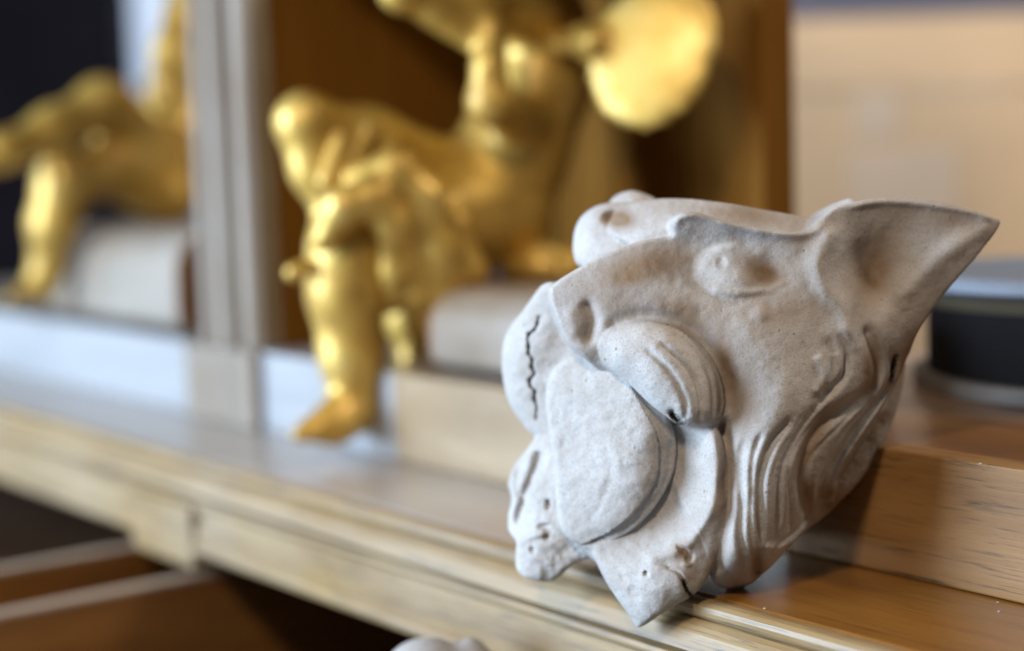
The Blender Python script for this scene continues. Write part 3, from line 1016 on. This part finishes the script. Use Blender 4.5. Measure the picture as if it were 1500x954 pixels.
def carve_attrs(P):
    """dirt and pores: patches that belong to the plaster itself"""
    k = 1-P[:, 2]/F
    pu, pv = CX+(P[:, 0]-CX)/k, CY+(P[:, 1]-CY)/k
    st = np.zeros(len(P))
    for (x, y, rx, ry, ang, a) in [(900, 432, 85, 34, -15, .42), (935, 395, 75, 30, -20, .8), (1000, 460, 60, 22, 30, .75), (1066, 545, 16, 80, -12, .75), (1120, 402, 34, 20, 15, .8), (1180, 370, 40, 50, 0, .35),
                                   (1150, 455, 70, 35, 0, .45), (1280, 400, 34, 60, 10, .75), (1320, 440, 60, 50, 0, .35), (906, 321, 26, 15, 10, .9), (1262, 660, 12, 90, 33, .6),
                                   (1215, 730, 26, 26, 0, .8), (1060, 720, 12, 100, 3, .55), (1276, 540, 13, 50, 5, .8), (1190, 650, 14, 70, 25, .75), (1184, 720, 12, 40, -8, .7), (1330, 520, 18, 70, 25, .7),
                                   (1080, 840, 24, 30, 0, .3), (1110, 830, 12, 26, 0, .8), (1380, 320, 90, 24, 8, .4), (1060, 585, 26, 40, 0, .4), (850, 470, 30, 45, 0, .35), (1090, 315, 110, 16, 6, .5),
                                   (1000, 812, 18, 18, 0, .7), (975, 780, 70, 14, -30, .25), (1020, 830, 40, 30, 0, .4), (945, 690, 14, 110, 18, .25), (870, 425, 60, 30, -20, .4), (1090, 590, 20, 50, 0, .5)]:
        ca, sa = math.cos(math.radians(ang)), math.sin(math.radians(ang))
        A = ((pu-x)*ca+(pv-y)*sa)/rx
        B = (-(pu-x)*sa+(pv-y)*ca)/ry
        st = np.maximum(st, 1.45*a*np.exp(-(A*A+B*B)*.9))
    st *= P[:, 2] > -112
    cr = np.zeros(len(P))
    i = np.clip(((P[:, 0]-Cv.org[0])/Cv.h).round().astype(int), 0, len(Cv.u)-1)
    j = np.clip(((P[:, 1]-Cv.org[1])/Cv.h).round().astype(int), 0, len(Cv.v)-1)
    cr = Cv.crack[i, j]*(P[:, 2] > -120)
    po = .35 + .65*np.exp(-(((pu-900)/110)**2+((pv-455)/60)**2)) + .5*np.exp(-(((pu-1000)/90)**2+((pv-580)/60)**2)) + .8*np.exp(-(((pu-1000)/70)**2+((pv-850)/50)**2))
    return {'stain': np.clip(st, 0, 1), 'crack': cr, 'pores': np.clip(po, 0, 1)}


def carve_world(P):
    return CAM + FW*(D0-P[:, 2:3]*SC) + RT*(P[:, 0:1]-CX)*SC + UP*(CY-P[:, 1:2])*SC


Wp = carve_world(P)
base = Vector((float(Wp[:, 0].mean()), float(Wp[:, 1].mean()), 0))
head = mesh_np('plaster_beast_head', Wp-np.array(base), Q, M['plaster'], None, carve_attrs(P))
head.location = base
tag(head, 'weathered grey plaster beast head with pointed ear and carved mane lying on the shelf edge', 'sculpture')

# tongue: thick plug in the open mouth
Cw = Carving(780, 1010, 495, 825, -90, 110, 2.3)
Cw.layer([(843, 518, 25), (816, 536, 5), (803, 560, 0), (801, 600, 0), (807, 640, 0), (813, 690, 0), (816, 740, 0), (823, 778, 10), (842, 797, 15), (868, 803, 22), (900, 794, 30), (936, 770, 50), (966, 735, 60), (986, 695, 60),
          (991, 655, 60), (981, 612, 65), (962, 582, 70), (929, 553, 65), (895, 530, 55), (864, 520, 38)],
         [(806, 570, -8), (812, 650, -4), (818, 740, 0), (838, 788, 10), (848, 528, 20), (866, 600, 38), (876, 680, 44), (866, 760, 30), (905, 620, 64), (920, 700, 72), (895, 760, 48), (940, 640, 84), (944, 700, 82),
          (978, 660, 74), (972, 710, 68), (930, 762, 58), (885, 790, 30), (920, 576, 72), (885, 552, 50), (955, 608, 82), (830, 570, 14), (836, 680, 16), (965, 640, 86)],
         we=20, R=8, back=-70, Rb=20,
         strokes=[([(938, 590), (963, 640), (963, 690), (940, 736), (900, 774), (862, 797)], 26, -9, 'l'), ([(884, 640), (896, 690), (882, 735), (862, 766)], 5, -1.8),
                  ([(880, 600), (892, 640), (902, 680)], 10, 1.5), ([(845, 560), (850, 640), (838, 720)], 14, -1.2), ([(985, 640), (978, 700), (950, 745), (905, 782)], 5, -4)], seed=160, k=0, noise=.8)
P2, Q2 = Cw.mesh()
i_save = Cv
tg = carve_attrs(P2)
tg['crack'] = tg['crack']*0
tg['stain'] = tg['stain']*.4
mesh_np('tongue', carve_world(P2)-np.array(base), Q2, M['plaster'], head, tg)

# ------------------------------------------------------------------ second plaster fragment on the lower shelf
fp = at_y(640, 945, -.055)
fr = empty('plaster_fragment', (fp[0], fp[1], -.2145))
tag(fr, 'pale rounded plaster fragment on the lower shelf below the beast head', 'sculpture')
bpy.context.view_layer.update()
s = np.linalg.norm(fp-CAM)/F


def fpt(dx, dy, back=0.):
    return fp + RT*dx*s - UP*dy*s + TN*back


parts = [('e', fpt(-10, 55), (60*s, 62*s, 66*s), I3), ('e', fpt(38, 10, .004), (17*s, 17*s, 17*s), I3, .006), ('e', fpt(60, 70), (50*s, 60*s, 60*s), I3),
         ('c', fpt(-40, 40), 30*s, fpt(20, 130), 60*s), ('c', fpt(10, 120), 70*s, np.array([fp[0], fp[1], -.190]), .045)]
f_o = limb_mesh('cast', parts, .003, M['plaster'], fr, .012)
n_ = len(f_o.data.vertices)
for nm, val in (('stain', .12), ('pores', .4), ('crack', 0.)):
    a_ = f_o.data.attributes.new(nm, 'FLOAT', 'POINT')
    a_.data.foreach_set('value', np.full(n_, val, np.float32))

# ================================================================== THINGS BEHIND
# dark round dish stand to the right
dp = at_z(1640, 560, SH)
ds = empty('round_stand', (dp[0], dp[1], SH+.0005))
tag(ds, 'black round stand with pale blue rimmed top beside the beast head', 'stand')
dd = float(np.linalg.norm(dp-CAM))
sp = dd/F
R_ = 270*sp
lathe('base', [(0, 0), (R_*1.02, 0), (R_*1.02, .010), (0, .010)], M['slab'], ds)
lathe('drum', [(0, .0105), (R_*.95, .0105), (R_*.95, 112*sp), (0, 112*sp)], M['black'], ds)
lathe('band', [(0, 112*sp+.0005), (R_*.97, 112*sp+.0005), (R_*1.0, 132*sp), (0, 132*sp)], M['olive'], ds)
lathe('top', [(0, 132*sp+.0005), (R_*1.0, 132*sp+.0005), (R_*1.04, 140*sp), (R_*1.04, 152*sp), (R_*1.0, 158*sp), (R_*.9, 152*sp), (0, 150*sp)], M['rim'], ds)

# cardboard box far behind
bx0, bx1 = at_d(1122, 30, 2.3), at_d(1620, 30, 2.3)
bz0 = -.9
cbx = empty('cardboard_box', ((bx0[0]+bx1[0])/2, bx0[1]+.2, bz0))
tag(cbx, 'tall tan cardboard box with painted pale tape standing behind the cabinet', 'box')
w2 = (bx1[0]-bx0[0])/2
hz = bx0[2]-bz0
box('carton', (-w2, -.2, 0), (w2, .2, hz), M['card'], cbx, bevel=.004)
for (x0, x1, y0, y1) in ((1256, 1318, 36, 205), (1250, 1408, 215, 345), (1330, 1480, 40, 140)):  # pale patches that paint reflections onto the box front
    a, b_ = at_d(x0, y1, 2.3), at_d(x1, y0, 2.3)
    box('reflection', (a[0]-cbx.location[0], -.2025, a[2]-bz0), (b_[0]-cbx.location[0], -.2004, b_[2]-bz0), M['pale_patch'], cbx, bevel=0)
box('flap', (-w2, -.205, hz-.10), (w2, -.2032, hz-.004), M['card'], cbx, bevel=0)

# dark cupboard and a daylit window far to the left
c0, c1 = at_d(-420, 0, 4.25), at_d(168, 0, 4.25)
cu = empty('dark_cupboard', ((c0[0]+c1[0])/2, c0[1]+.12, -.9))
tag(cu, 'tall dark plum cupboard behind the gilded figures', 'cupboard')
hw = (c1[0]-c0[0])/2
box('carcass', (-hw, -.09, 0), (hw, .09, 2.0), M['cupboard'], cu, bevel=.004)
for s_ in (-1, 1):
    d_ = box('door', (min(0, s_*hw)+.006, -.112, .06), (max(0, s_*hw)-.006, -.091, 1.95), M['cupboard'], cu, bevel=.004)
    box('door_handle', (s_*.03-.008, -.14, .95), (s_*.03+.008, -.1125, 1.1), M['slab'], d_, bevel=.002)
w0, w1 = at_d(178, 150, 4.5), at_d(330, -420, 4.5)
win = empty('window', ((w0[0]+w1[0])/2, 4.56, w0[2]))
tag(win, 'bright daylit window in the far wall beside the dark cupboard', 'window')
ww, wh = (w1[0]-w0[0])/2, w1[2]-w0[2]
for k in range(2):
    for j in range(2):
        xa = -ww+.03+k*ww
        za = .03+j*wh/2
        box('pane', (xa+.002, -.006, za+.002), (xa+ww-.045, .002, za+wh/2-.045), M['pane'], win, bevel=0)
for x in (-ww, -.015, ww-.03):
    box('mullion', (x, -.03, 0), (x+.03, .03, wh), M['frame'], win)
for z in (0, wh/2-.015, wh-.03):
    box('rail', (-ww+.031, -.026, z), (ww-.031, .026, z+.03), M['frame'], win)

# ------------------------------------------------------------------ crumbs of plaster on the shelf
for i, (x, y, z, r) in enumerate(((1427, 859, 0, 1.1), (1446, 867, 0, 1.4), (1462, 884, 0, .9), (1463, 897, 0, .8), (1436, 681, SH, 1.0), (1120, 893, 0, .9))):
    p = at_z(x, y, z)
    r = r*.0007
    k_ = np.random.default_rng(40+i)
    t_ = (1+5**.5)/2
    vs = np.array([(-1, t_, 0), (1, t_, 0), (-1, -t_, 0), (1, -t_, 0), (0, -1, t_), (0, 1, t_), (0, -1, -t_), (0, 1, -t_), (t_, 0, -1), (t_, 0, 1), (-t_, 0, -1), (-t_, 0, 1)])/1.9
    vs = vs*(.7+.5*k_.random((12, 1)))*r*np.array((1.2, 1, .7))
    vs[:, 2] -= vs[:, 2].min()
    fs = [(0, 11, 5), (0, 5, 1), (0, 1, 7), (0, 7, 10), (0, 10, 11), (1, 5, 9), (5, 11, 4), (11, 10, 2), (10, 7, 6), (7, 1, 8), (3, 9, 4), (3, 4, 2), (3, 2, 6), (3, 6, 8), (3, 8, 9),
          (4, 9, 5), (2, 4, 11), (6, 2, 10), (8, 6, 7), (9, 8, 1)]
    o = new_mesh('plaster_crumb', vs, fs, M['plaster'])
    o.location = (p[0], p[1], z+.0001)
    lab = {4: 'tiny pale plaster crumb on top of the step beside the beast head', 5: 'tiny pale plaster crumb on the shelf by the mane of the beast head'}
    tag(o, lab.get(i, 'tiny pale plaster crumb on the shelf at the foot of the wooden step'), 'crumb', 'plaster crumbs on the shelf')
